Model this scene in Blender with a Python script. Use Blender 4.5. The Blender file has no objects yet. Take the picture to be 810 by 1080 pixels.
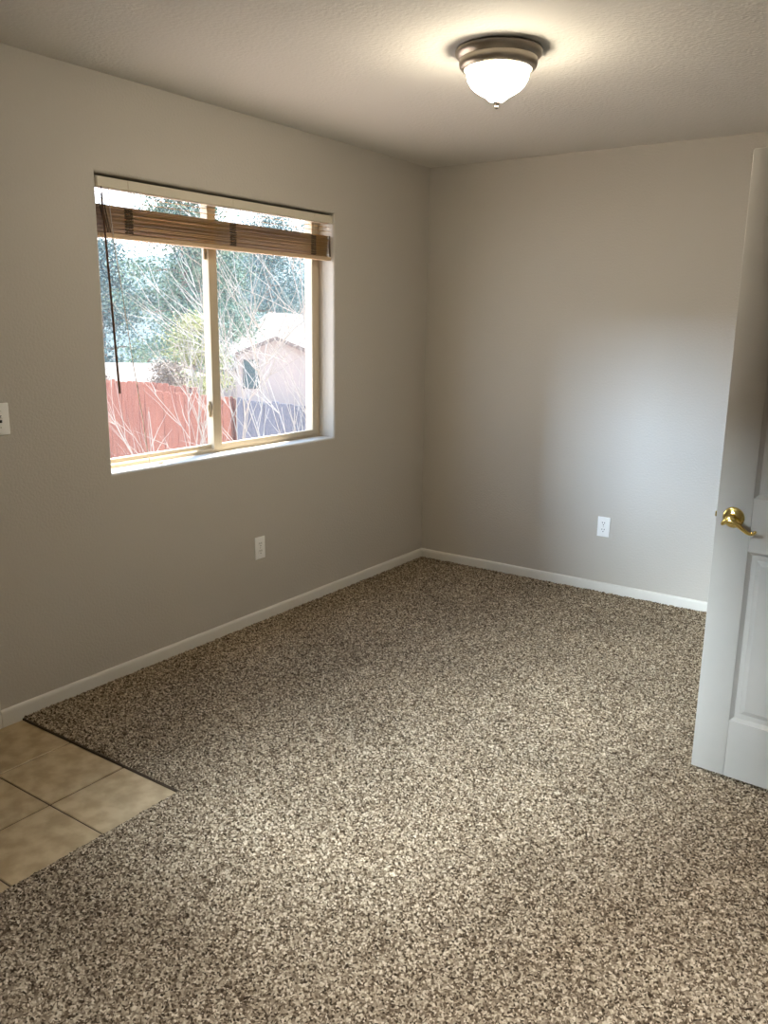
import bpy, bmesh, math, random
import numpy as np
from mathutils import Vector, Matrix

random.seed(7)
S = bpy.context.scene
COL = S.collection
PI = math.pi

# ------------------------------------------------------------------ camera
cam_d = bpy.data.cameras.new('camera')
cam = bpy.data.objects.new('camera', cam_d)
COL.objects.link(cam)
cam_d.sensor_fit = 'AUTO'
cam_d.sensor_width = 36.0
cam_d.lens = 36.0 * 888.74 / 1080.0
cam_d.clip_start = 0.02
cam.matrix_world = Matrix((
    (0.81981234, -0.13630379, 0.55617354, 2.88228),
    (0.57249284, 0.17365963, -0.80130785, -4.59097),
    (0.01263641, 0.97532744, 0.22040125, 1.53232),
    (0, 0, 0, 1)))
S.camera = cam

# ------------------------------------------------------------------ light and exposure
S.view_settings.view_transform = 'Standard'
S.view_settings.look = 'None'
S.view_settings.exposure = 0.6
S.view_settings.gamma = 1.0
S.view_settings.use_curve_mapping = False
S.cycles.max_bounces = 10
S.cycles.diffuse_bounces = 6
S.cycles.transparent_max_bounces = 12
S.cycles.caustics_reflective = False
S.cycles.caustics_refractive = False

w = bpy.data.worlds.new('sky')
S.world = w
w.use_nodes = True
nt = w.node_tree
nt.nodes.clear()
wo = nt.nodes.new('ShaderNodeOutputWorld')
bg = nt.nodes.new('ShaderNodeBackground')
tc = nt.nodes.new('ShaderNodeTexCoord')
sx = nt.nodes.new('ShaderNodeSeparateXYZ')
rp = nt.nodes.new('ShaderNodeValToRGB')
rp.color_ramp.elements[0].position = 0.0
rp.color_ramp.elements[0].color = (0.92, 0.96, 1.0, 1)
rp.color_ramp.elements[1].position = 0.7
rp.color_ramp.elements[1].color = (0.40, 0.64, 1.0, 1)
nt.links.new(tc.outputs['Generated'], sx.inputs[0])
nt.links.new(sx.outputs['Z'], rp.inputs[0])
nt.links.new(rp.outputs[0], bg.inputs[0])
bg.inputs[1].default_value = 4.0
nt.links.new(bg.outputs[0], wo.inputs[0])


def aim(o, target):
    d = Vector(target) - o.location
    o.rotation_euler = d.to_track_quat('-Z', 'Y').to_euler()


sun_d = bpy.data.lights.new('sun', 'SUN')
sun_d.energy = 17.0
sun_d.angle = math.radians(0.7)
sun_d.color = (1.0, 0.95, 0.86)
sun = bpy.data.objects.new('sun', sun_d)
COL.objects.link(sun)
sun.location = (-1, 6, 9)
sun.rotation_euler = Vector((0.123, -0.35, -0.90)).to_track_quat('-Z', 'Y').to_euler()

# area lights standing in for daylight through an invented slot behind the camera
def area(name, loc, target, sx_, sy_, power, color, spread=180):
    d = bpy.data.lights.new(name, 'AREA')
    d.shape = 'RECTANGLE'
    d.size, d.size_y = sx_, sy_
    d.energy = power
    d.color = color
    d.spread = math.radians(spread)
    o = bpy.data.objects.new(name, d)
    COL.objects.link(o)
    o.location = loc
    aim(o, target)
    return o


area('patio_daylight', (0.10, -9.5, 3.08), (1.6, 0, 1.2), 0.40, 0.60, 192, (0.57, 0.76, 1.0), 70)
area('patio_sky', (0.26, -7.5, 3.2), (2.2, -1.3, 0.1), 0.36, 0.85, 255, (0.75, 0.89, 1.0), 60)
# added fill light without a fixture, brightens the foreground carpet
area('foreground_fill', (2.72, -3.55, 2.425), (2.72, -3.55, 0), 0.3, 0.3, 17, (0.96, 0.98, 1.0), 92)


# ------------------------------------------------------------------ materials
def mat(name, col, rough=0.6, metal=0.0, spec=0.4):
    m = bpy.data.materials.new(name)
    m.use_nodes = True
    b = m.node_tree.nodes['Principled BSDF']
    b.inputs['Base Color'].default_value = (*col, 1)
    b.inputs['Roughness'].default_value = rough
    b.inputs['Metallic'].default_value = metal
    b.inputs['Specular IOR Level'].default_value = spec
    return m


def nodes(m):
    return m.node_tree, m.node_tree.nodes['Principled BSDF']


def noisy(m, c1, c2, scale, detail=4, lo=0.35, hi=0.65, stretch=None):
    t, b = nodes(m)
    tc = t.nodes.new('ShaderNodeTexCoord')
    n = t.nodes.new('ShaderNodeTexNoise')
    n.inputs['Scale'].default_value = scale
    n.inputs['Detail'].default_value = detail
    src = tc.outputs['Object']
    if stretch:
        mp = t.nodes.new('ShaderNodeMapping')
        mp.inputs['Scale'].default_value = stretch
        t.links.new(src, mp.inputs[0])
        src = mp.outputs[0]
    t.links.new(src, n.inputs['Vector'])
    r = t.nodes.new('ShaderNodeValToRGB')
    r.color_ramp.elements[0].position = lo
    r.color_ramp.elements[0].color = (*c1, 1)
    r.color_ramp.elements[1].position = hi
    r.color_ramp.elements[1].color = (*c2, 1)
    t.links.new(n.outputs['Fac'], r.inputs[0])
    t.links.new(r.outputs[0], b.inputs['Base Color'])
    return m


def bumpy(m, scale, strength, dist=0.002, detail=3):
    t, b = nodes(m)
    tc = t.nodes.new('ShaderNodeTexCoord')
    n = t.nodes.new('ShaderNodeTexNoise')
    n.inputs['Scale'].default_value = scale
    n.inputs['Detail'].default_value = detail
    t.links.new(tc.outputs['Object'], n.inputs['Vector'])
    bp = t.nodes.new('ShaderNodeBump')
    bp.inputs['Strength'].default_value = strength
    bp.inputs['Distance'].default_value = dist
    t.links.new(n.outputs['Fac'], bp.inputs['Height'])
    t.links.new(bp.outputs[0], b.inputs['Normal'])
    return m


M = {}
M['wall'] = bumpy(mat('wall_paint', (0.505, 0.472, 0.42), 0.55, 0, 0.35), 95, 0.55, 0.003, 2)
M['ceiling'] = bumpy(mat('ceiling_paint', (0.66, 0.635, 0.59), 0.8, 0, 0.2), 70, 0.6, 0.004, 3)
M['trim'] = mat('trim_paint', (0.66, 0.64, 0.59), 0.4)
M['door'] = noisy(mat('door_paint', (0.66, 0.635, 0.58), 0.45), (0.39, 0.368, 0.33), (0.44, 0.418, 0.378), 3)
M['brass'] = mat('polished_brass', (0.78, 0.60, 0.21), 0.17, 1.0)
M['plastic'] = mat('white_plastic', (0.88, 0.88, 0.86), 0.35)
M['slot'] = mat('dark_slot', (0.02, 0.02, 0.02), 0.6)
M['screw'] = mat('screw_metal', (0.6, 0.58, 0.52), 0.3, 1.0)
M['nickel'] = bumpy(mat('brushed_nickel', (0.34, 0.30, 0.25), 0.32, 1.0), 300, 0.1, 0.001)
M['vinyl'] = mat('almond_vinyl', (0.52, 0.445, 0.325), 0.4)
M['blind'] = mat('cream_metal', (0.62, 0.57, 0.46), 0.4)
M['slat'] = noisy(mat('tan_slat', (0.40, 0.26, 0.12), 0.5), (0.25, 0.125, 0.026), (0.62, 0.385, 0.13), 6, 3, 0.36, 0.64, (1, 0.25, 45))
M['rail'] = mat('bottom_rail_tan', (0.56, 0.40, 0.25), 0.45)
M['tape'] = mat('dark_cord', (0.10, 0.065, 0.035), 0.8)
M['cord'] = mat('pale_cord', (0.58, 0.52, 0.42), 0.8)
M['wand'] = mat('brown_wand', (0.10, 0.045, 0.02), 0.3)
M['grout'] = mat('grout', (0.07, 0.045, 0.02), 0.9)
M['concrete'] = mat('concrete', (0.4, 0.38, 0.35), 0.9)
M['tile'] = noisy(mat('ceramic_tile', (0.55, 0.44, 0.29), 0.38), (0.33, 0.24, 0.125), (0.46, 0.35, 0.205), 16, 9, 0.36, 0.62)
M['red_fence'] = noisy(mat('red_stained_wood', (0.6, 0.2, 0.13), 0.8), (0.108, 0.024, 0.009), (0.155, 0.043, 0.02), 3, 4, 0.3, 0.7, (6, 6, 0.6))
M['shaded_fence'] = noisy(mat('shaded_fence_wood', (0.3, 0.3, 0.33), 0.8), (0.030, 0.034, 0.052), (0.06, 0.063, 0.085), 3, 4, 0.3, 0.7, (6, 6, 0.6))  # blue-grey of the shade is put into the wood colour
M['stucco'] = bumpy(mat('pale_stucco', (0.205, 0.178, 0.168), 0.9), 20, 0.3, 0.01)
M['roof'] = noisy(mat('pale_roof_shingles', (0.6, 0.5, 0.43), 0.9), (0.13, 0.105, 0.09), (0.17, 0.145, 0.125), 3)
M['fascia'] = mat('fascia', (0.09, 0.07, 0.062), 0.8)
M['teal_glass'] = mat('dark_window_glass', (0.03, 0.055, 0.06), 0.4, 0, 0.1)
M['window_trim'] = mat('dark_window_trim', (0.04, 0.05, 0.052), 0.5, 0, 0.1)
M['bark'] = noisy(mat('bark', (0.13, 0.10, 0.08), 0.9), (0.09, 0.07, 0.055), (0.19, 0.15, 0.12), 8)
M['twig'] = mat('pale_twig_bark', (0.21, 0.19, 0.165), 0.7)
M['twig2'] = mat('tan_twig_bark', (0.19, 0.165, 0.135), 0.7)
M['earth'] = noisy(mat('dry_earth', (0.42, 0.33, 0.25), 0.95), (0.56, 0.43, 0.35), (0.70, 0.56, 0.47), 1.2)
M['backing'] = mat('carpet_backing_edge', (0.05, 0.033, 0.018), 0.95)


def leaf_mat(name, c1, c2):
    m = noisy(mat(name, c1, 0.7), c1, c2, 1.1, 5, 0.35, 0.65)
    return m


M['pine'] = leaf_mat('blue_green_needles', (0.028, 0.070, 0.058), (0.080, 0.140, 0.085))
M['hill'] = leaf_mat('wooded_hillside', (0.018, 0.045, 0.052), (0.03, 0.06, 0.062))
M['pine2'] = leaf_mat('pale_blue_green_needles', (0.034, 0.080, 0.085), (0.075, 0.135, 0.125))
M['yellow'] = leaf_mat('yellow_green_leaves', (0.13, 0.15, 0.045), (0.23, 0.235, 0.09))

# lamp glass: gives off light
m = bpy.data.materials.new('lit_frosted_glass')
m.use_nodes = True
b = m.node_tree.nodes['Principled BSDF']
b.inputs['Base Color'].default_value = (0.9, 0.9, 0.85, 1)
b.inputs['Emission Color'].default_value = (1.0, 0.89, 0.69, 1)
tcx = m.node_tree.nodes.new('ShaderNodeTexCoord')          # brighter around the bulbs than at the rim
sxz = m.node_tree.nodes.new('ShaderNodeSeparateXYZ')
mrz = m.node_tree.nodes.new('ShaderNodeMapRange')
m.node_tree.links.new(tcx.outputs['Object'], sxz.inputs[0])
m.node_tree.links.new(sxz.outputs['Z'], mrz.inputs[0])
mrz.inputs[1].default_value = -0.062
mrz.inputs[2].default_value = -0.120
mrz.inputs[3].default_value = 24.0
mrz.inputs[4].default_value = 94.0
m.node_tree.links.new(mrz.outputs[0], b.inputs['Emission Strength'])
M['lampglass'] = m

# slightly dusty window glass
m = bpy.data.materials.new('dusty_window_glass')
m.use_nodes = True
t = m.node_tree
t.nodes.clear()
out = t.nodes.new('ShaderNodeOutputMaterial')
tr = t.nodes.new('ShaderNodeBsdfTransparent')
tl = t.nodes.new('ShaderNodeBsdfTranslucent')
tl.inputs[0].default_value = (0.95, 0.97, 1.0, 1)
gl = t.nodes.new('ShaderNodeBsdfGlossy')
gl.inputs['Roughness'].default_value = 0.03
m1 = t.nodes.new('ShaderNodeMixShader')
m1.inputs[0].default_value = 0.015
m2 = t.nodes.new('ShaderNodeMixShader')
m2.inputs[0].default_value = 0.03
t.links.new(tr.outputs[0], m1.inputs[1])
t.links.new(tl.outputs[0], m1.inputs[2])
t.links.new(m1.outputs[0], m2.inputs[1])
t.links.new(gl.outputs[0], m2.inputs[2])
t.links.new(m2.outputs[0], out.inputs[0])
M['glass'] = m

# carpet: tufts of pale, mid and dark brown yarn
m = mat('speckled_carpet', (0.3, 0.25, 0.2), 0.95, 0, 0.1)
t, b = nodes(m)
tc = t.nodes.new('ShaderNodeTexCoord')
vo = t.nodes.new('ShaderNodeTexVoronoi')
vo.inputs['Scale'].default_value = 185
t.links.new(tc.outputs['Object'], vo.inputs['Vector'])
sp = t.nodes.new('ShaderNodeSeparateColor')
t.links.new(vo.outputs['Color'], sp.inputs[0])
r = t.nodes.new('ShaderNodeValToRGB')
r.color_ramp.interpolation = 'LINEAR'
e = r.color_ramp.elements
e[0].position = 0.0
e[0].color = (0.026, 0.017, 0.009, 1)
e[1].position = 1.0
e[1].color = (0.585, 0.49, 0.365, 1)
k = e.new(0.22); k.color = (0.095, 0.066, 0.039, 1)
k = e.new(0.55); k.color = (0.237, 0.184, 0.126, 1)
k = e.new(0.80); k.color = (0.378, 0.31, 0.218, 1)
t.links.new(sp.outputs[0], r.inputs[0])
n = t.nodes.new('ShaderNodeTexNoise')
n.inputs['Scale'].default_value = 2.2
n.inputs['Detail'].default_value = 3
t.links.new(tc.outputs['Object'], n.inputs['Vector'])
mr = t.nodes.new('ShaderNodeMapRange')
mr.inputs[1].default_value = 0.3
mr.inputs[2].default_value = 0.7
mr.inputs[3].default_value = 0.90
mr.inputs[4].default_value = 1.10
t.links.new(n.outputs['Fac'], mr.inputs[0])
mx = t.nodes.new('ShaderNodeVectorMath')
mx.operation = 'SCALE'
t.links.new(r.outputs[0], mx.inputs[0])
t.links.new(mr.outputs[0], mx.inputs['Scale'])
t.links.new(mx.outputs[0], b.inputs['Base Color'])
M['carpet'] = m


# ------------------------------------------------------------------ helpers
def tag(o, label=None, cat=None, group=None, kind=None):
    if label: o['label'] = label
    if cat: o['category'] = cat
    if group: o['group'] = group
    if kind: o['kind'] = kind
    return o


def empty(name, loc, rz=0):
    o = bpy.data.objects.new(name, None)
    COL.objects.link(o)
    o.location = loc
    o.rotation_euler = (0, 0, rz)
    o.empty_display_size = 0.05
    return o


class MB:
    """collects shapes for ONE mesh object"""

    def __init__(self):
        self.bm = bmesh.new()

    def box(self, lo, hi, bevel=0.0, seg=2, mtx=None):
        tmp = bmesh.new()
        bmesh.ops.create_cube(tmp, size=1)
        for v in tmp.verts:
            v.co = Vector([lo[i] + (v.co[i] + 0.5) * (hi[i] - lo[i]) for i in range(3)])
        if bevel > 0:
            bmesh.ops.bevel(tmp, geom=list(tmp.edges), offset=bevel, segments=seg, profile=0.5, affect='EDGES')
        self.merge(tmp, mtx)
        return self

    def merge(self, tmp, mtx=None):
        if mtx is not None:
            tmp.transform(mtx)
        me = bpy.data.meshes.new('tmp')
        tmp.to_mesh(me)
        tmp.free()
        self.bm.from_mesh(me)
        bpy.data.meshes.remove(me)

    def tube(self, pts, radii, seg=8, cap=True):
        pts = [Vector(p) for p in pts]
        if not isinstance(radii, (list, tuple)):
            radii = [radii] * len(pts)
        rings = []
        up = None
        for i, p in enumerate(pts):
            d = (pts[min(i + 1, len(pts) - 1)] - pts[max(i - 1, 0)]).normalized()
            if up is None:
                up = d.orthogonal().normalized()
            up = (up - d * up.dot(d))
            if up.length < 1e-6:
                up = d.orthogonal()
            up.normalize()
            s = d.cross(up)
            rings.append([self.bm.verts.new(p + radii[i] * (math.cos(2 * PI * k / seg) * up + math.sin(2 * PI * k / seg) * s)) for k in range(seg)])
        for a, b_ in zip(rings, rings[1:]):
            for k in range(seg):
                self.bm.faces.new((a[k], a[(k + 1) % seg], b_[(k + 1) % seg], b_[k]))
        if cap:
            self.bm.faces.new(list(reversed(rings[0])))
            self.bm.faces.new(rings[-1])
        return self

    def lathe(self, prof, seg=48, mtx=None):
        """prof: list of (radius, z); ends with radius 0 are closed"""
        tmp = bmesh.new()
        rings = []
        for r_, z_ in prof:
            if r_ < 1e-6:
                rings.append([tmp.verts.new((0, 0, z_))])
            else:
                rings.append([tmp.verts.new((r_ * math.cos(2 * PI * k / seg), r_ * math.sin(2 * PI * k / seg), z_)) for k in range(seg)])
        for a, b_ in zip(rings, rings[1:]):
            for k in range(seg):
                k2 = (k + 1) % seg
                if len(a) == 1:
                    tmp.faces.new((a[0], b_[k], b_[k2]))
                elif len(b_) == 1:
                    tmp.faces.new((a[k], a[k2], b_[0]))
                else:
                    tmp.faces.new((a[k], a[k2], b_[k2], b_[k]))
        bmesh.ops.recalc_face_normals(tmp, faces=tmp.faces)
        self.merge(tmp, mtx)
        return self

    def prism(self, poly, z0, z1, mtx=None):
        """poly in xy extruded in z"""
        tmp = bmesh.new()
        a = [tmp.verts.new((x, y, z0)) for x, y in poly]
        b_ = [tmp.verts.new((x, y, z1)) for x, y in poly]
        tmp.faces.new(list(reversed(a)))
        tmp.faces.new(b_)
        n_ = len(poly)
        for i in range(n_):
            tmp.faces.new((a[i], a[(i + 1) % n_], b_[(i + 1) % n_], b_[i]))
        bmesh.ops.recalc_face_normals(tmp, faces=tmp.faces)
        self.merge(tmp, mtx)
        return self

    def faces(self, verts, faces):
        vs = [self.bm.verts.new(v) for v in verts]
        for f in faces:
            self.bm.faces.new([vs[i] for i in f])
        return self

    def build(self, name, material, parent=None, smooth=False, fix=False):
        if fix:
            bmesh.ops.recalc_face_normals(self.bm, faces=self.bm.faces)
        me = bpy.data.meshes.new(name)
        self.bm.to_mesh(me)
        self.bm.free()
        me.materials.append(material)
        if smooth:
            for p in me.polygons:
                p.use_smooth = True
            try:
                me.set_sharp_from_angle(angle=math.radians(35))
            except Exception:
                pass
        o = bpy.data.objects.new(name, me)
        COL.objects.link(o)
        if parent:
            o.parent = parent
        return o


def struct(o, label, cat):
    return tag(o, label, cat, None, 'structure')


# ------------------------------------------------------------------ room shell
H = 2.44
XR, YR = 3.02, -5.6
T = 0.16
WY0, WY1, WZ0, WZ1 = -2.411, -0.9315, 0.903, 2.080   # window opening
RB = 0.012

# left wall with window opening and rounded drywall corners; entry door opening further left
mb = MB()
e = RB
mb.box((-T, WY1 + e, -0.05), (0, T, H))
mb.box((-T, -3.035, -0.05), (0, WY0 - e, H))
mb.box((-T, WY0 - e, -0.05), (0, WY1 + e, WZ0 - e))
mb.box((-T, WY0 - e, WZ1 + e), (0, WY1 + e, H))
mb.box((-T, -3.975, 2.07), (0, -3.035, H))
mb.box((-T, YR, -0.05), (0, -3.975, H))
loops = []
for k in range(7):
    a = k / 6 * PI / 2
    loops.append((RB * (1 - math.sin(a)), -RB * (1 - math.cos(a))))
loops.append((0.0, -T))
rings = []
for ex, x in loops:
    rings.append([mb.bm.verts.new(c) for c in ((x, WY0 - ex, WZ0 - ex), (x, WY1 + ex, WZ0 - ex), (x, WY1 + ex, WZ1 + ex), (x, WY0 - ex, WZ1 + ex))])
for a, b_ in zip(rings, rings[1:]):
    for k in range(4):
        mb.bm.faces.new((a[k], b_[k], b_[(k + 1) % 4], a[(k + 1) % 4]))
wl = mb.build('wall_left', M['wall'])
for p in wl.data.polygons:
    p.use_smooth = False
struct(wl, 'greige textured wall with the window recess', 'wall')

mb = MB().box((0, 0, -0.05), (XR, T, H))
struct(mb.build('wall_back', M['wall']), 'greige textured far wall with one outlet', 'wall')

# right wall with the doorway the open door belongs to
mb = MB()
mb.box((XR, -1.86, -0.05), (XR + 0.12, T, H))
mb.box((XR, -2.66, 2.07), (XR + 0.12, -1.86, H))
mb.box((XR, -3.40, -0.05), (XR + 0.12, -2.66, H))
mb.box((XR + 0.12, -3.40, -0.05), (4.3, -3.28, H))
mb.box((4.18, YR, -0.05), (4.3, -3.40, H))
struct(mb.build('wall_right', M['wall']), 'greige wall holding the doorway of the open door', 'wall')
mb = MB()
mb.box((4.18, -3.28, -0.05), (4.3, 0.0, H))
mb.box((XR + 0.12, -1.1, -0.05), (4.18, -1.0, H))
struct(mb.build('wall_hall', M['wall']), 'greige hall wall beyond the doorway', 'wall')
# rear wall with an invented slot that gates the daylight beams
mb = MB()
mb.box((-T, YR - T, -0.05), (0.50, YR, H))
mb.box((0.94, YR - T, -0.05), (4.3, YR, H))
mb.box((0.50, YR - T, 2.32), (0.94, YR, H))
mb.box((0.50, YR - T, -0.05), (0.94, YR, 2.02))
struct(mb.build('wall_rear', M['wall']), 'greige rear wall with an invented slot gating the daylight', 'wall')
mb = MB().box((-T, YR - T, H), (4.3, T, H + 0.12))
struct(mb.build('ceiling', M['ceiling']), 'off-white textured ceiling', 'ceiling')
mb = MB().box((-T, YR - T, -0.20), (4.3, T, -0.05))
struct(mb.build('floor_slab', M['concrete']), 'concrete slab under the carpet and tile', 'floor')

# trim around the entry door opening and the entry door leaf
mb = MB()
mb.box((-0.10, -3.035, 0), (0.014, -2.990, 2.13), 0.003)
mb.box((-0.10, -4.02, 0), (0.014, -3.975, 2.13), 0.003)
mb.box((-0.10, -3.975, 2.07), (0.014, -3.035, 2.13), 0.003)
mb.box((-0.16, -3.975, -0.05), (0.004, -3.035, 0.012), 0.002)
struct(mb.build('trim_1', M['trim']), 'painted casing around the entry door', 'trim')
mb = MB().box((-0.12, -3.97, 0.01), (-0.08, -3.04, 2.065), 0.002)
for z0, z1 in ((0.2, 0.85), (1.0, 1.9)):
    for y0, y1 in ((-3.86, -3.55), (-3.46, -3.15)):
        mb.box((-0.082, y0, z0), (-0.072, y1, z1), 0.008)
struct(mb.build('door_2', M['door']), 'painted entry door in the window wall', 'door')

# trim of the doorway in the right wall
mb = MB()
mb.box((XR - 0.014, -1.86, 0), (XR + 0.13, -1.845, 2.07), 0.002)
mb.box((XR - 0.014, -1.845, 0), (XR, -1.795, 2.13), 0.003)
mb.box((XR - 0.014, -2.72, 0), (XR, -2.66, 2.13), 0.003)
mb.box((XR - 0.014, -2.66, 2.07), (XR, -1.845, 2.13), 0.003)
struct(mb.build('trim_2', M['trim']), 'painted casing around the doorway in the right wall', 'trim')


# baseboards with a rounded top edge
def baseboard(name, p0, p1, nrm, label):
    p0, p1, nrm = Vector((*p0, 0)), Vector((*p1, 0)), Vector((*nrm, 0))
    prof = [(0, 0), (0.012, 0), (0.012, 0.052), (0.0112, 0.059), (0.0085, 0.065), (0.005, 0.0675), (0, 0.068)]
    mb = MB()
    a = [mb.bm.verts.new(p0 + nrm * u + Vector((0, 0, z))) for u, z in prof]
    b_ = [mb.bm.verts.new(p1 + nrm * u + Vector((0, 0, z))) for u, z in prof]
    n_ = len(prof)
    for i in range(n_):
        mb.bm.faces.new((a[i], a[(i + 1) % n_], b_[(i + 1) % n_], b_[i]))
    mb.bm.faces.new(a)
    mb.bm.faces.new(b_)
    return struct(mb.build(name, M['trim'], smooth=True, fix=True), label, 'baseboard')


baseboard('baseboard_left', (0, -2.988), (0, 0), (1, 0), 'off-white baseboard under the window')
baseboard('baseboard_back', (0, 0), (XR, 0), (0, -1), 'off-white baseboard along the far wall')
baseboard('baseboard_right', (XR, 0), (XR, -1.79), (-1, 0), 'off-white baseboard behind the open door')

# ------------------------------------------------------------------ floors
# tile floor: bevelled tiles over dark grout, one mesh per material layer
YT, XE, PT = -2.9045, 0.897, 0.3025
mb = MB().box((-0.0, YR, -0.05), (XE + 0.03, YT + 0.02, -0.0035))
grout = struct(mb.build('tile_floor', M['grout']), 'beige square ceramic tiles with dark grout beside the carpet', 'floor')
mb = MB()
xs = [0.006, 0.3145, 0.617, 0.9195]
ys = [YT + 0.008, YT - 0.290]
while ys[-1] > YR:
    ys.append(ys[-1] - PT)
for x0, x1 in zip(xs, xs[1:]):
    for y1, y0 in zip(ys, ys[1:]):
        mb.box((x0 + 0.0028, y0 + 0.0028, -0.03), (x1 - 0.0028, y1 - 0.0028, 0.0), 0.002, 1)
mb.build('tiles', M['tile'], grout)

# carpet: a tufted surface
rng = np.random.default_rng(3)
STEP = 0.0062
CX0, CX1, CY0, CY1 = 0.010, XR - 0.006, -4.05, -0.010
nx, ny = int((CX1 - CX0) / STEP) + 1, int((CY1 - CY0) / STEP) + 1
gx, gy = np.meshgrid(np.linspace(CX0, CX1, nx), np.linspace(CY0, CY1, ny), indexing='ij')
jx = gx + rng.uniform(-0.42, 0.42, gx.shape) * STEP
jy = gy + rng.uniform(-0.42, 0.42, gx.shape) * STEP
hz = 0.006 + 0.011 * rng.random(gx.shape) ** 0.8
keep = ~((gx < XE) & (gy < YT))
# the pile droops to the tile along the cut edge
edge = ((gx < XE + STEP * 1.2) & (gy < YT)) | ((gx < XE) & (gy < YT + STEP * 1.2)) | (gx < CX0 + STEP) | (gy > CY1 - STEP) | (gx > CX1 - STEP)
cut = ((gx < XE + STEP * 1.2) & (gy < YT + STEP * 1.2))
hz[cut] *= 0.55
verts = np.stack([jx, jy, hz], -1).reshape(-1, 3)
idx = np.arange(nx * ny).reshape(nx, ny)
ok = keep[:-1, :-1] & keep[1:, :-1] & keep[:-1, 1:] & keep[1:, 1:]
q = np.stack([idx[:-1, :-1], idx[1:, :-1], idx[1:, 1:], idx[:-1, 1:]], -1)[ok]
used = np.zeros(nx * ny, bool)
used[q.ravel()] = True
remap = np.cumsum(used) - 1
verts = verts[used]
q = remap[q]
me = bpy.data.meshes.new('carpet_floor')
me.vertices.add(len(verts))
me.vertices.foreach_set('co', verts.ravel())
me.loops.add(q.size)
me.loops.foreach_set('vertex_index', q.ravel().astype(np.int32))
me.polygons.add(len(q))
me.polygons.foreach_set('loop_start', (np.arange(len(q)) * 4).astype(np.int32))
me.polygons.foreach_set('loop_total', np.full(len(q), 4, np.int32))
me.update(calc_edges=True)
me.validate()
me.materials.append(M['carpet'])
carpet = bpy.data.objects.new('carpet_floor', me)
COL.objects.link(carpet)
struct(carpet, 'beige and brown speckled wall-to-wall carpet', 'carpet')
mb = MB().box((XE + 0.02, YR, -0.05), (4.18, -4.03, 0.010)).box((XR, -4.03, -0.05), (4.18, -1.0, 0.010))
mb.box((XE + 0.03, -4.04, -0.05), (XR, 0, 0.0)).box((0, YT + 0.03, -0.05), (XE + 0.04, 0, 0.0))
mb.build('carpet_backing', M['carpet'], carpet)
mb = MB().box((0.012, YT - 0.003, -0.004), (XE + 0.002, YT + 0.004, 0.0075), 0.001, 1)
mb.box((XE - 0.002, -4.05, -0.004), (XE + 0.004, YT, 0.004))
mb.build('cut_edge', M['backing'], carpet)


# ------------------------------------------------------------------ window
def frame_boxes(mb, x0, x1, y0, y1, z0, z1, wl_, wr_, wb_, wt_, bev=0.002):
    mb.box((x0, y0, z0), (x1, y0 + wl_, z1), bev)
    mb.box((x0, y1 - wr_, z0), (x1, y1, z1), bev)
    mb.box((x0, y0 + wl_ - 0.001, z0), (x1, y1 - wr_ + 0.001, z0 + wb_), bev)
    mb.box((x0, y0 + wl_ - 0.001, z1 - wt_), (x1, y1 - wr_ + 0.001, z1), bev)


win = empty('window_1', (-0.13, (WY0 + WY1) / 2, WZ0))
struct(win, 'two-pane sliding window with almond frame in the left wall', 'window')
wp = Matrix.Translation(-win.location)


def wbuild(mb, name, m_, parent=win, smooth=False):
    mb.bm.transform(wp)
    return mb.build(name, m_, parent, smooth)


YM0, YM1 = -1.742, -1.686
mb = MB()
frame_boxes(mb, -0.175, -0.106, WY0, WY1, WZ0, WZ1, 0.035, 0.035, 0.016, 0.012)
mb.box((-0.1215, WY0 + 0.03, WZ0 + 0.010), (-0.110, YM0, WZ0 + 0.020), 0.002)
fr = wbuild(mb, 'window_frame', M['vinyl'])
# fixed right pane in front, sliding left sash behind
mb = MB()
frame_boxes(mb, -0.120, -0.098, YM0, WY1 - 0.030, WZ0 + 0.014, WZ1 - 0.010, 0.052, 0.036, 0.026, 0.024)
s1 = wbuild(mb, 'fixed_sash', M['vinyl'])
mb = MB().box((-0.1085, YM0 + 0.045, WZ0 + 0.036), (-0.1050, WY1 - 0.062, WZ1 - 0.03))
p1 = wbuild(mb, 'window_pane', M['glass'], s1)
mb = MB()
frame_boxes(mb, -0.148, -0.121, WY0 + 0.030, YM1 - 0.01, WZ0 + 0.014, WZ1 - 0.010, 0.024, 0.040, 0.024, 0.024)
s2 = wbuild(mb, 'sliding_sash', M['vinyl'])
mb = MB().box((-0.137, WY0 + 0.045, WZ0 + 0.034), (-0.133, YM1 - 0.045, WZ1 - 0.03))
wbuild(mb, 'window_pane', M['glass'], s2)
mb = MB()
mb.box((-0.1215, -1.757, 1.075), (-0.110, -1.7425, 1.15), 0.003)
mb.box((-0.114, -1.768, 1.105), (-0.103, -1.745, 1.135), 0.004)
wbuild(mb, 'latch', M['vinyl'], s2)
mb = MB().box((-0.1215, -1.760, 1.80), (-0.108, -1.7425, 1.875), 0.003)
wbuild(mb, 'latch', M['vinyl'], s2)

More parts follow.
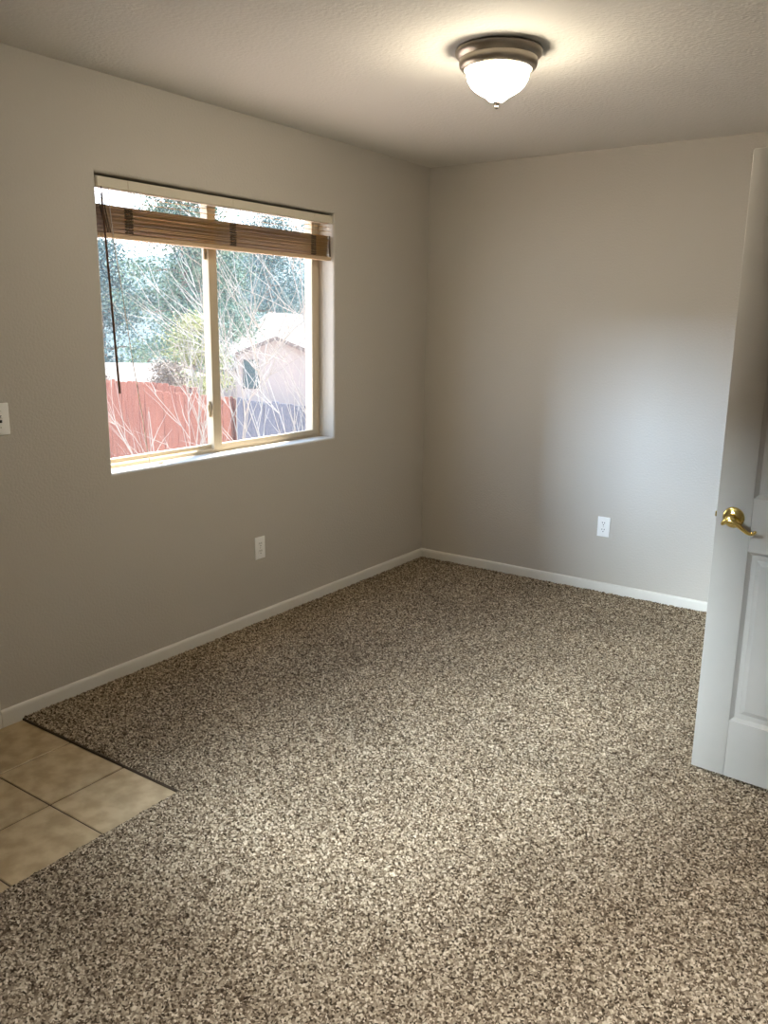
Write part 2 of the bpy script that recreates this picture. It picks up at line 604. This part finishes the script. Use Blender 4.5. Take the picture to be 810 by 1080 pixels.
# ------------------------------------------------------------------ blind
BY0, BY1 = WY0 + 0.006, WY1 - 0.012
bl = empty('window_blind', (-0.02, (BY0 + BY1) / 2, WZ1))
tag(bl, 'tan slatted blind drawn up under a cream headrail in the window', 'blind')
wp = Matrix.Translation(-bl.location)
mb = MB().box((-0.045, BY0, 2.028), (-0.006, BY1, 2.0685), 0.003)
mb.box((-0.0065, BY0 + 0.004, 2.0300), (-0.0035, BY1 - 0.022, 2.0665), 0.001)
wbuild(mb, 'headrail', M['blind'], bl)
mb = MB().box((-0.098, BY0, 2.046), (-0.044, BY1, 2.0745), 0.001)  # added strip that blocks light so the gap above stays dark
wbuild(mb, 'gap_blocker', M['bark'], bl)
mb = MB().box((-0.0065, BY1 - 0.018, 2.027), (-0.0015, BY1, 2.069), 0.001)
wbuild(mb, 'end_cap', M['blind'], bl)
ZS0, ZS1 = 1.862, 1.9655


def slat(mb, z, jit, tilt=0.0):
    # a thin crowned slat
    pr = [(-0.042, 0.0), (-0.034, 0.0012), (-0.025, 0.0016), (-0.016, 0.0012), (-0.008, 0.0)]
    top = [(x + jit, z + h + 0.0007 - (x + 0.025) * tilt) for x, h in pr]
    bot = [(x + jit, z + h - (x + 0.025) * tilt) for x, h in reversed(pr)]
    pts = top + bot
    a = [mb.bm.verts.new((x, BY0 + 0.003 + random.uniform(0, .002), zz)) for x, zz in pts]
    b_ = [mb.bm.verts.new((x, BY1 - 0.003 - random.uniform(0, .002), zz)) for x, zz in pts]
    n_ = len(pts)
    for i in range(n_):
        mb.bm.faces.new((a[i], a[(i + 1) % n_], b_[(i + 1) % n_], b_[i]))
    mb.bm.faces.new(a)
    mb.bm.faces.new(b_)


mb = MB()
z = ZS0
i = 0
while z < ZS1:
    slat(mb, z, random.uniform(-0.003, 0.0025))
    z += random.choice((0.0021, 0.0023, 0.0026, 0.0042))
wbuild(mb, 'slat_stack', M['slat'], bl)
for zz in (1.988, 2.010):
    mb = MB()
    slat(mb, zz, 0.0, 0.13)
    wbuild(mb, 'slat', M['slat'], bl)
mb = MB().box((-0.041, BY0 + 0.002, 1.842), (-0.008, BY1 - 0.002, 1.8605), 0.004, 3)
wbuild(mb, 'bottom_rail', M['rail'], bl)
for y in (-2.258, -1.672, -1.095):
    mb = MB()
    for k in range(3):                                   # gathered ladder cord over the stack
        yy = y - 0.012 + 0.012 * k
        for j in range(9):
            zc = ZS0 + 0.006 + j * 0.0108
            rr = 0.0048 + 0.0012 * random.random()
            mb.tube([(-0.0065, yy - 0.008, zc + random.uniform(-.002, .002)), (-0.003, yy, zc), (-0.0065, yy + 0.008, zc + random.uniform(-.002, .002))], [rr * 0.5, rr, rr * 0.5], 6)
    wbuild(mb, 'ladder_cord', M['tape'], bl, True)
    mb = MB()
    mb.tube([(-0.0045, y, ZS1 - 0.005), (-0.004, y + 0.004, 2.0), (-0.002, y + 0.003, 2.030), (-0.0015, y + 0.002, 2.066)], 0.0009, 5)
    mb.tube([(-0.040, y, ZS1), (-0.040, y + 0.001, 2.031)], 0.0009, 5)
    wbuild(mb, 'lift_string', M['cord'], bl)
mb = MB()
for k in range(3):
    mb.tube([(-0.006, BY1 - 0.024 + 0.004 * k, ZS1), (-0.0045, BY1 - 0.028 + 0.005 * k, 1.91), (-0.006, BY1 - 0.018 + 0.002 * k, ZS0)], 0.0022, 5)
wbuild(mb, 'ladder_cord', M['tape'], bl, True)
mb = MB()
for k in range(3):
    mb.tube([(-0.006, BY0 + 0.010 + 0.012 * k, ZS1 + .004), (-0.0035, BY0 + 0.022 + 0.01 * k, 1.91), (-0.004, BY0 + 0.03 + 0.012 * k, ZS0)], 0.0026, 5)
wbuild(mb, 'ladder_cord', M['tape'], bl, True)
# tilt wand and lift cord
mb = MB().tube([(0.0005, -2.388, 2.030), (0.004, -2.388, 2.0)], 0.002, 6).tube([(0.004, -2.390, 2.003), (0.010, -2.378, 1.62), (0.016, -2.366, 1.232)], [0.0042, 0.0045, 0.005], 8)
wbuild(mb, 'tilt_wand', M['wand'], bl, True)
mb = MB().tube([(-0.0015, -2.352, 2.03), (-0.002, -2.350, 1.96), (-0.004, -2.334, 1.80), (-0.006, -2.312, 1.65), (-0.012, -2.27, 1.36),
                (-0.018, -2.228, 1.115), (-0.028, -2.203, 0.97), (-0.032, -2.188, 0.9075), (-0.036, -2.15, 0.9065)], 0.0018, 6)
mb.tube([(-0.036, -2.15, 0.9065), (-0.045, -2.18, 0.906), (-0.05, -2.24, 0.906), (-0.04, -2.30, 0.906), (-0.048, -2.345, 0.907), (-0.052, -2.30, 0.9065), (-0.06, -2.25, 0.906)], 0.0018, 6)
lc = wbuild(mb, 'lift_cord', M['cord'], bl, True)
mb = MB().lathe([(0, -0.016), (0.0055, -0.014), (0.0075, -0.008), (0.005, 0.006), (0.003, 0.014), (0, 0.016)], 12,
                Matrix.Translation((-0.036, -2.128, 0.911)) @ Matrix.Rotation(PI / 2, 4, 'X'))
wbuild(mb, 'tassel', M['cord'], lc, True)

# ------------------------------------------------------------------ ceiling lamp
lamp = empty('flush_mount_light', (1.395, -1.80, H))
tag(lamp, 'lit bell-shaped white glass ceiling light with brushed nickel ring', 'ceiling light')
mb = MB().lathe([(0.0, 0.0), (0.138, 0.0), (0.145, -0.003), (0.1485, -0.009), (0.1470, -0.019), (0.139, -0.028), (0.1325, -0.033), (0.1325, -0.038),
                 (0.1335, -0.046), (0.131, -0.056), (0.124, -0.064), (0.116, -0.067), (0.112, -0.064), (0.108, -0.050), (0.0, -0.046)], 64)
ring = mb.build('ceiling_pan', M['nickel'], lamp, True)
mb = MB().lathe([(0.1055, -0.060), (0.1075, -0.068), (0.1060, -0.082), (0.1005, -0.100), (0.090, -0.116), (0.076, -0.129), (0.060, -0.139),
                 (0.046, -0.146), (0.036, -0.153), (0.029, -0.160), (0.020, -0.1645), (0.0, -0.166)], 64)
dome = mb.build('glass_dome', M['lampglass'], lamp, True)
mb = MB().lathe([(0.0, -0.162), (0.014, -0.1645), (0.015, -0.169), (0.008, -0.172), (0.0055, -0.177), (0.0080, -0.182), (0.0065, -0.187), (0.0, -0.190)], 24)
mb.build('finial', M['nickel'], lamp, True)

# ------------------------------------------------------------------ outlets and switch (face +x in local space)
def rounded_plate(mb, w_, h_, t_, bev=0.003):
    mb.box((0.0, -w_ / 2, -h_ / 2), (t_, w_ / 2, h_ / 2), bev, 3)


def outlet(loc, rz, label):
    o = empty('wall_outlet', loc, rz)
    tag(o, label, 'outlet', 'duplex wall outlets')
    mb = MB()
    rounded_plate(mb, 0.072, 0.116, 0.006)
    mb.build('cover_plate', M['plastic'], o, True)
    for s in (-1, 1):
        mb = MB()
        pts = []
        for k in range(32):
            a = 2 * PI * k / 32
            pts.append((max(-0.0145, min(0.0145, 0.0175 * math.cos(a))), 0.0175 * math.sin(a) * 0.82))
        mb.prism(pts, 0, 0.0025, Matrix.Translation((0.0055, 0, s * 0.0195)) @ Matrix(((0, 0, 1, 0), (1, 0, 0, 0), (0, 1, 0, 0), (0, 0, 0, 1))))
        rc = mb.build('receptacle', M['plastic'], o)
        mb = MB()
        mb.box((0.0075, -0.0080, s * 0.0195 + 0.001), (0.0084, -0.0052, s * 0.0195 + 0.0095))
        mb.box((0.0075, 0.0052, s * 0.0195 + 0.001), (0.0084, 0.0080, s * 0.0195 + 0.0095))
        mb.lathe([(0, 0.0084), (0.0028, 0.0084), (0.0028, 0.007), (0, 0.007)], 12, Matrix.Translation((0, 0, s * 0.0195 - 0.0075)) @ Matrix.Rotation(PI / 2, 4, 'Y'))
        mb.build('slots', M['slot'], rc)
    mb = MB().lathe([(0, 0.0075), (0.0022, 0.0072), (0.003, 0.0058), (0, 0.0050)], 12, Matrix.Rotation(PI / 2, 4, 'Y'))
    mb.build('screw', M['screw'], o)
    return o


outlet((0.0, -1.546, 0.401), 0, 'white duplex outlet on the window wall below the window')
outlet((1.235, 0.0, 0.398), -PI / 2, 'white duplex outlet on the far wall opposite the camera')

sw = empty('light_switch', (0.0, -2.886, 1.17), 0)
tag(sw, 'white toggle light switch on the window wall at the picture edge', 'light switch')
mb = MB()
rounded_plate(mb, 0.071, 0.116, 0.006)
mb.build('cover_plate', M['plastic'], sw, True)
mb = MB().box((0.0055, -0.0055, -0.013), (0.0075, 0.0055, 0.013), 0.001)
mb.build('toggle_slot', M['slot'], sw)
mb = MB()
mb.faces([(0.006, -.0042, -.004), (0.006, .0042, -.004), (0.006, .0042, .006), (0.006, -.0042, .006),
          (0.019, -.0036, .007), (0.019, .0036, .007), (0.017, .0036, .0125), (0.017, -.0036, .0125)],
         [(3, 2, 1, 0), (4, 5, 6, 7), (0, 1, 5, 4), (1, 2, 6, 5), (2, 3, 7, 6), (3, 0, 4, 7)])
mb.build('toggle', M['plastic'], sw, fix=True)
for s in (-1, 1):
    mb = MB().lathe([(0, 0.0075), (0.0022, 0.0072), (0.003, 0.0058), (0, 0.0050)], 12, Matrix.Translation((0, 0, s * 0.030)) @ Matrix.Rotation(PI / 2, 4, 'Y'))
    mb.build('screw', M['screw'], sw)

# ------------------------------------------------------------------ open door
# local: x along the door from the latch edge to the hinges, y away from the viewer, z up
DW, DT, DZ0, DZ1 = 0.755, 0.035, 0.027, 2.050
door = empty('door_1', (2.2400, -1.7540, 0.0), math.radians(-3.6))
struct(door, 'white panelled door standing open at the right edge', 'door')
ST, PW = 0.1105, 0.2265
xa0, xa1 = ST, ST + PW
xb1, xb0 = DW - ST, DW - ST - PW
rails = [(DZ0, 0.232), (0.822, 0.998), (1.60, 1.70), (1.925, DZ1)]
pan_z = [(0.232, 0.822), (0.998, 1.60), (1.70, 1.925)]
mb = MB()
mb.box((0, 0, DZ0), (ST, DT, DZ1), 0.0025, 2)
mb.box((DW - ST, 0, DZ0), (DW, DT, DZ1), 0.0025, 2)
for z0, z1 in rails:
    mb.box((ST + 0.0003, 0.0003, z0), (DW - ST - 0.0003, DT - 0.0003, z1), 0.0007, 1)
for z0, z1 in pan_z:
    mb.box((xa1, 0.0003, z0 - .001), (xb0, DT - 0.0003, z1 + .001), 0.0007, 1)
leaf = mb.build('door_leaf', M['door'], door, True)
for (x0, x1) in ((xa0, xa1), (xb0, xb1)):
    for z0, z1 in pan_z:
        mb = MB()
        # stepped moulding and raised field on both faces
        stp = [(0.000, 0.0008), (0.0015, 0.0030), (0.011, 0.0135), (0.027, 0.0135), (0.029, 0.0120), (0.043, 0.0050)]
        for side in (0, 1):
            loops_ = []
            for off, dep in stp:
                y = dep if side == 0 else DT - dep
                loops_.append([mb.bm.verts.new(c) for c in ((x0 + off, y, z0 + off), (x1 - off, y, z0 + off), (x1 - off, y, z1 - off), (x0 + off, y, z1 - off))])
            for a, b_ in zip(loops_, loops_[1:]):
                for k in range(4):
                    f = (a[k], a[(k + 1) % 4], b_[(k + 1) % 4], b_[k])
                    mb.bm.faces.new(f if side == 0 else tuple(reversed(f)))
            mb.bm.faces.new(loops_[-1] if side == 0 else list(reversed(loops_[-1])))
        mb.build('door_panel', M['door'], door)
# lever handles on both faces
def lever(side):
    h = empty('door_handle', (0.0555, 0.0 if side == 0 else DT, 0.928))
    h.parent = door
    if side:
        h.scale = (1, -1, 1)
    Rm = Matrix.Rotation(PI / 2, 4, 'X')          # lathe z -> -y
    mb = MB().lathe([(0.0, 0.000), (0.0335, 0.000), (0.0345, 0.003), (0.033, 0.006), (0.030, 0.0075), (0.0285, 0.010), (0.022, 0.0125), (0.014, 0.0145), (0.012, 0.020),
                     (0.0115, 0.030), (0.0135, 0.033), (0.0150, 0.040), (0.0135, 0.047), (0.009, 0.050), (0.0, 0.051)], 40, Rm)
    mb.build('rose', M['brass'], h, True)
    # wave lever: starts low beside the rose, rises over the hub, sweeps down and curls up at the tip
    pts = [(-0.024, -0.034, -0.020), (-0.017, -0.040, -0.012), (-0.006, -0.044, -0.004), (0.010, -0.046, -0.006), (0.028, -0.047, -0.014),
           (0.046, -0.048, -0.0265), (0.060, -0.048, -0.034), (0.072, -0.048, -0.0355), (0.080, -0.049, -0.031), (0.084, -0.050, -0.0245)]
    rad = [0.0055, 0.0085, 0.0105, 0.0100, 0.0080, 0.0065, 0.0058, 0.0052, 0.0048, 0.0042]
    # smooth the path
    P = [Vector(p) for p in pts]
    out_p, out_r = [], []
    for i in range(len(P) - 1):
        p0, p1_, p2, p3 = P[max(i - 1, 0)], P[i], P[i + 1], P[min(i + 2, len(P) - 1)]
        for s_ in range(4):
            u = s_ / 4
            out_p.append(0.5 * ((2 * p1_) + (-p0 + p2) * u + (2 * p0 - 5 * p1_ + 4 * p2 - p3) * u * u + (-p0 + 3 * p1_ - 3 * p2 + p3) * u ** 3))
            out_r.append(rad[i] * (1 - u) + rad[i + 1] * u)
    out_p.append(P[-1]); out_r.append(rad[-1])
    mb = MB().tube(out_p, out_r, 14)
    mb.build('lever', M['brass'], h, True)


lever(0)
lever(1)
mb = MB().box((-0.0012, 0.006, 0.90), (0.001, DT - 0.006, 0.958), 0.0005).box((-0.008, 0.012, 0.92), (0.0, DT - 0.012, 0.938), 0.002)
mb.build('latch_plate', M['brass'], door)
for z in (0.25, 1.05, 1.85):
    mb = MB().tube([(DW + 0.005, -0.004, z - 0.045), (DW + 0.005, -0.004, z + 0.045)], 0.006, 10).box((DW - 0.002, 0.0, z - 0.045), (DW + 0.001, 0.03, z + 0.045))
    mb.build('hinge', M['brass'], door)

# ------------------------------------------------------------------ outside
GZ = -1.25
mb = MB()
mb.faces([(-0.16, -14, GZ), (-0.16, 3.4, GZ), (-8, 5, GZ), (-14, -14, GZ), (-80, 80, -7.0), (60, 80, -7.0), (60, 3.4, GZ), (-90, -30, -7.0), (-60, 20, -6.0)],
         [(0, 1, 2, 3), (1, 6, 5, 4, 2), (3, 2, 4, 8, 7)])
mb.bm.verts.ensure_lookup_table()
g = mb.build('ground_outside', M['earth'], fix=True)
struct(g, 'dry earth yard outside the window', 'ground')
mb = MB()
hv, hf = [], []
rr_ = random.Random(5)
NH = 26
for k in range(NH):
    a = math.radians(90 + 75 * k / (NH - 1))
    top = 10.5 + 1.2 * math.sin(k * 0.9) + rr_.uniform(-.4, .4) - 4.0 * max(0, (k - 15) / 10)
    for rad_, z_ in ((95, -9.0), (114, top * 0.55), (130, top)):
        hv.append((2.9 + rad_ * math.cos(a), -4.6 + rad_ * math.sin(a), z_))
for k in range(NH - 1):
    for j in range(2):
        a = k * 3 + j
        hf.append((a, a + 3, a + 4, a + 1))
mb.faces(hv, hf)
hl = mb.build('hills', M['hill'], fix=True)
struct(hl, 'hazy wooded hillside far beyond the trees', 'hillside')
mb = MB().box((-8, -20, -0.35), (8, YR - T - 0.02, -0.12))
mb2 = MB().box((0.40, -8.06, -0.12), (3.2, -7.94, 4.2))  # unseen panel added to trim the daylight beam beside the door
struct(mb2.build('beam_blocker', M['stucco']), 'unseen panel added to keep the daylight beam off the door', 'wall')
struct(mb.build('patio_slab', M['concrete']), 'concrete patio slab outside the rear wall', 'patio')


def fence(name, p0, p1, ztop, zbot, m_, label, thick=0.018, board=0.14, gap=0.006, rail_side=1):
    o = empty(name, (p0[0], p0[1], zbot), math.atan2(p1[1] - p0[1], p1[0] - p0[0]))
    tag(o, label, 'fence', None)
    L = math.hypot(p1[0] - p0[0], p1[1] - p0[1])
    mb = MB()
    x = 0
    while x < L:
        zt = ztop - zbot + random.uniform(-0.015, 0.015)
        x2 = min(x + board, L)
        tmp = [(x, 0), (x2, 0), (x2, zt - 0.03), (x2 - 0.025, zt), (x + 0.025, zt), (x, zt - 0.03)]
        mb.prism(tmp, -thick / 2, thick / 2, Matrix(((1, 0, 0, 0), (0, 0, -1, random.uniform(-.003, .003)), (0, 1, 0, 0), (0, 0, 0, 1))))
        x += board + gap
    mb.build('boards', m_, o)
    for zz in (0.3, (ztop - zbot) * 0.55, ztop - zbot - 0.25):
        MB().box((0, 0.012, zz), (L, 0.05, zz + 0.09)).build('rail', m_, o)
    n_ = max(2, int(L / 2.2) + 1)
    for k in range(n_):
        xx = L * k / (n_ - 1)
        MB().box((xx - 0.045, 0.05, -0.1), (xx + 0.045, 0.14, ztop - zbot - 0.02)).build('post', m_, o)
    return o


fence('wooden_fence', (-13.0, 4.15), (-6.3, 3.72), 0.60, GZ - 0.15, M['red_fence'], 'red stained board fence, the farther run at the left of the window view')
fence('wooden_fence', (-6.24, 2.98), (-4.62, 2.90), 0.60, GZ - 0.1, M['red_fence'], 'red stained board fence, the nearer run behind the bare shrubs')
fence('wooden_fence', (-4.52, 2.88), (-0.6, 2.10), 0.60, GZ - 0.1, M['shaded_fence'], 'board fence with blue-grey shade painted in, below the neighbouring house')

# neighbouring house, downhill
U = Vector((0.744, 0.668, 0))
Nn = Vector((-0.668, 0.744, 0))      # away from the viewer
O = Vector((-28.75, 27.4, -3.2))
hm = Matrix(((U.x, Nn.x, 0, O.x), (U.y, Nn.y, 0, O.y), (0, 0, 1, O.z), (0, 0, 0, 1)))
house = empty('house', O, math.atan2(U.y, U.x))
tag(house, 'pale pink stucco house with gable roofs beyond the grey fence', 'house')
mb = MB()
ev, ap = 2.93, 3.78     # eave and apex above house base
mb.prism([(0, 0), (4.2, 0), (4.2, ev), (2.05, ap), (0, ev)], 0, -7.0, Matrix(((1, 0, 0, 0), (0, 0, -1, 0), (0, 1, 0, 0), (0, 0, 0, 1))))
mb.box((-0.6, 5.0, 0), (9.0, 10, 3.0))
mb.box((-4.2, 1.2, 0), (0, 7, 2.0))
mb.build('wall', M['stucco'], house)
mb = MB()
sl = 0.25
for s in (-1, 1):
    x0 = 2.05
    x1 = 2.05 + s * 2.5
    zz = ap - (ap - ev) / 2.1 * 2.5
    vs = [(x0, -0.35, ap + 0.02), (x1, -0.35, zz + 0.02), (x1, 7.0, zz + 0.02), (x0, 7.0, ap + 0.02)]
    vs2 = [(a, b_, c + 0.14) for a, b_, c in vs]
    mb.faces(vs + vs2, [(0, 1, 2, 3), (7, 6, 5, 4), (0, 4, 5, 1), (1, 5, 6, 2), (2, 6, 7, 3), (3, 7, 4, 0)])
# hip roof of the main block
mb.faces([(-1.0, 4.6, 3.0), (9.4, 4.6, 3.0), (9.4, 10.4, 3.0), (-1.0, 10.4, 3.0), (1.6, 7.6, 5.2), (3.6, 7.6, 5.1)],
         [(0, 1, 5, 4), (1, 2, 5), (2, 3, 4, 5), (3, 0, 4), (3, 2, 1, 0)])
mb.build('roof', M['roof'], house, fix=True)
mb = MB()
for s in (-1, 1):
    x1 = 2.05 + s * 2.5
    zz = ap - (ap - ev) / 2.1 * 2.5
    vs = [(2.05, -0.40, ap - 0.06), (x1, -0.40, zz - 0.06), (x1, -0.40, zz + 0.15), (2.05, -0.40, ap + 0.15)]
    vs2 = [(a, b_ + 0.05, c) for a, b_, c in vs]
    mb.faces(vs + vs2, [(0, 1, 2, 3), (7, 6, 5, 4), (0, 4, 5, 1), (1, 5, 6, 2), (2, 6, 7, 3), (3, 7, 4, 0)])
mb.box((-4.4, 1.0, 2.0), (0, 7, 2.15))
mb.build('fascia', M['fascia'], house, fix=True)
mb = MB()
frame_b = [((0.30, -0.05, 1.22), (0.38, 0.02, 2.72)), ((1.08, -0.05, 1.22), (1.16, 0.02, 2.72)), ((0.30, -0.05, 1.22), (1.16, 0.02, 1.30)), ((0.30, -0.05, 2.64), (1.16, 0.02, 2.72)), ((0.30, -0.05, 1.95), (1.16, 0.02, 2.0))]
for lo, hi in frame_b:
    mb.box(lo, hi)
wf = mb.build('window', M['window_trim'], house)
MB().box((0.36, -0.03, 1.28), (1.10, -0.005, 2.66)).build('pane', M['teal_glass'], wf)

# pale low building behind the far fence
o = empty('outbuilding', (-13.4, 7.4, -1.6), math.radians(35))
tag(o, 'low whitish building behind the farther red fence', 'building')
MB().box((-2.5, 0, 0), (1.8, 2.4, 1.75)).build('wall', M['stucco'], o)
mb = MB().faces([(-2.7, -0.2, 1.75), (2.0, -0.2, 1.75), (2.0, 2.6, 1.75), (-2.7, 2.6, 1.75), (-2.0, 1.2, 2.1), (1.3, 1.2, 2.1)],
                [(0, 1, 5, 4), (1, 2, 5), (2, 3, 4, 5), (3, 0, 4), (3, 2, 1, 0)])
mb.build('roof', M['roof'], o, fix=True)


# ------------------------------------------------------------------ trees
def leafy(name, loc, height, radius, m_, label, group, n_lobes=34, leaves=150, size=0.16, crown0=0.22, trunk=True, conic=0.75, seed=1):
    rnd = random.Random(seed)
    o = empty(name, loc)
    tag(o, label, 'tree' if trunk else 'bush', group)
    mb = MB()
    vs, fs = [], []
    for l in range(n_lobes):
        t_ = rnd.random()
        zz = height * (crown0 + (1 - crown0) * t_)
        rr = radius * ((1 - t_) ** conic * 0.95 + 0.10)
        a = rnd.uniform(0, 2 * PI)
        d = rr * math.sqrt(rnd.random()) * 0.9
        c = Vector((d * math.cos(a), d * math.sin(a), zz - 0.15 * d))
        lr = radius * rnd.uniform(0.24, 0.40)
        for k in range(int(leaves * 2.6)):
            p = Vector((rnd.gauss(0, 1), rnd.gauss(0, 1), rnd.gauss(0, 0.6)))
            p = c + p * lr * 0.52
            s_ = size * rnd.uniform(0.30, 0.70)
            ax = Vector((rnd.gauss(0, 1), rnd.gauss(0, 1), rnd.gauss(0, 0.7))).normalized()
            bx = ax.orthogonal().normalized() * s_ * 0.32
            q_ = Matrix.Rotation(rnd.uniform(0, PI), 3, ax)
            bx = q_ @ bx
            i0 = len(vs)
            vs += [p - ax * s_ * .5, p + bx, p + ax * s_ * .5, p - bx]
            fs.append((i0, i0 + 1, i0 + 2, i0 + 3))
    me = bpy.data.meshes.new('foliage')
    me.from_pydata([tuple(v) for v in vs], [], fs)
    me.materials.append(m_)
    f = bpy.data.objects.new('foliage', me)
    COL.objects.link(f)
    f.parent = o
    mb = MB()
    tr_ = 0.05 * radius + 0.03
    mb.tube([(0, 0, -0.3), (0.05, 0.02, height * 0.35), (-0.03, 0.04, height * 0.7), (0, 0, height * 0.95)], [tr_ * 1.2, tr_, tr_ * 0.55, tr_ * 0.12], 10)
    for k in range(9):
        a = k * 2.4
        z0 = height * (crown0 + 0.07 * k)
        ln = radius * 0.75 * (1 - 0.08 * k)
        mb.tube([(0, 0, z0), (ln * .5 * math.cos(a), ln * .5 * math.sin(a), z0 + 0.1 * ln), (ln * math.cos(a), ln * math.sin(a), z0 + 0.05 * ln)], [tr_ * .4, tr_ * .25, tr_ * .08], 6)
    mb.build('trunk', M['bark'], o, True)
    return o


TG = 'trees beyond the fences'
leafy('conifer_tree', (-17.8, 14.1, -2.4), 9.2, 2.3, M['pine'], 'tall bushy green conifer behind the red fence, nearest the window post', TG, 60, 230, 0.20, 0.30, seed=11)
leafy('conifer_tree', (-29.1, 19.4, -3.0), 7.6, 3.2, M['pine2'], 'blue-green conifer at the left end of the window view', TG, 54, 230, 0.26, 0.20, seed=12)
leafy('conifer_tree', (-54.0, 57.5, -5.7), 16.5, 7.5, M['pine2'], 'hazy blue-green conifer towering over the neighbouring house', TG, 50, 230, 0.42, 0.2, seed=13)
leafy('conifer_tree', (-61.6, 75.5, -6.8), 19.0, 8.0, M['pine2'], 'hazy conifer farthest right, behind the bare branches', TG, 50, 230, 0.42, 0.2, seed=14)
leafy('conifer_tree', (-44.6, 41.2, -4.9), 13.0, 5.0, M['pine'], 'green conifer filling the gap left of the house roof', TG, 50, 230, 0.36, 0.2, seed=15)
leafy('conifer_tree', (-23.5, 19.9, -3.0), 8.0, 1.45, M['pine'], 'conifer seen past the window post beside the house', TG, 50, 220, 0.28, 0.2, seed=16)
leafy('leafy_bush', (-9.1, 6.4, -1.6), 3.2, 0.85, M['yellow'], 'yellow-green bush rising above the nearer red fence', None, 30, 170, 0.085, 0.35, False, 0.5, seed=17)


# bare shrubs and the bare tree
def bare(name, loc, stems, m_, label, cat, seed=1):
    rnd = random.Random(seed)
    o = empty(name, loc)
    tag(o, label, cat, 'bare shrubs in the yard')
    mb = MB()

    def grow(p, d, ln, r_, depth, up):
        pts, rr = [p], [r_]
        n_ = 5
        for k in range(n_):
            d = (d + Vector((rnd.gauss(0, .10), rnd.gauss(0, .10), rnd.gauss(0, .08) + up))).normalized()
            if loc[0] + p.x > -0.45:
                break                                 # clear of the house wall
            p = p + d * ln / n_
            pts.append(p)
            rr.append(r_ * (1 - 0.75 * (k + 1) / n_))
        if len(pts) < 3:
            return
        mb.tube(pts, rr, 5)
        if depth <= 0:
            return
        for k in range(rnd.choice((4, 4, 5))):
            i_ = rnd.randint(1, len(pts) - 2)
            ax = Vector((rnd.gauss(0, 1), rnd.gauss(0, 1), rnd.gauss(0, 1))).normalized()
            nd = (Matrix.Rotation(rnd.uniform(0.30, 0.70), 3, ax) @ d).normalized()
            grow(pts[i_], nd, ln * rnd.uniform(0.45, 0.7), max(rr[i_] * 0.75, 0.0036), depth - 1, up)

    for (dx, dy, dz, ln, r_, dep) in stems:
        grow(Vector((rnd.uniform(-.06, .06), rnd.uniform(-.06, .06), 0)), Vector((dx, dy, dz)).normalized(), ln, r_, dep, 0.02)
    mb.build('branches', m_, o)
    return o


V = Vector((0.74, 0.67, 0))   # across the view


def st(lean, ln, r_, dep, dep_lean=0.0):
    d = V * lean + Vector((-0.67, 0.74, 0)) * dep_lean
    return (d.x, d.y, 1.0, ln, r_, dep)


bare('bare_tree', (-1.62, 0.92, GZ), [st(-0.02, 3.5, .014, 3), st(-0.13, 3.4, .012, 3), st(0.12, 3.6, .014, 3), st(-0.22, 2.7, .010, 3, .1), st(0.22, 3.2, .012, 3, -.1), st(-.07, 2.8, .010, 3, .12), st(-.28, 2.2, .009, 2, .1)], M['twig'],
     'bare pale-branched tree filling the right window pane', 'tree', 21)
bare('bare_shrub', (-3.1, 0.85, GZ), [st(0.0, 2.7, .014, 3), st(-.15, 2.4, .012, 2), st(.14, 2.3, .012, 2), st(-.28, 2.0, .010, 2), st(.05, 1.8, .010, 3, .2)], M['twig2'],
     'bare tan shrub left of the window post', 'shrub', 22)
bare('bare_shrub', (-1.55, -0.80, GZ), [st(-.10, 2.2, .010, 1), st(-.17, 1.9, .010, 1), st(-.02, 1.7, .008, 1), st(.10, 1.6, .008, 1)], M['twig'],
     'thin whip-like bare shrub close outside the left pane', 'shrub', 23)

M['dry'] = leaf_mat('dry_tan_leaves', (0.10, 0.075, 0.05), (0.17, 0.135, 0.10))
leafy('dry_bush', (-8.2, 5.0, -1.5), 2.35, 0.62, M['dry'], 'dry tan bush poking up behind the corner where the red fences meet', None, 26, 130, 0.08, 0.3, False, 0.5, seed=24)
leafy('dry_bush', (-11.1, 5.5, -1.5), 2.25, 0.75, M['dry'], 'dry tan bush in front of the low whitish building', None, 26, 130, 0.08, 0.3, False, 0.5, seed=25)
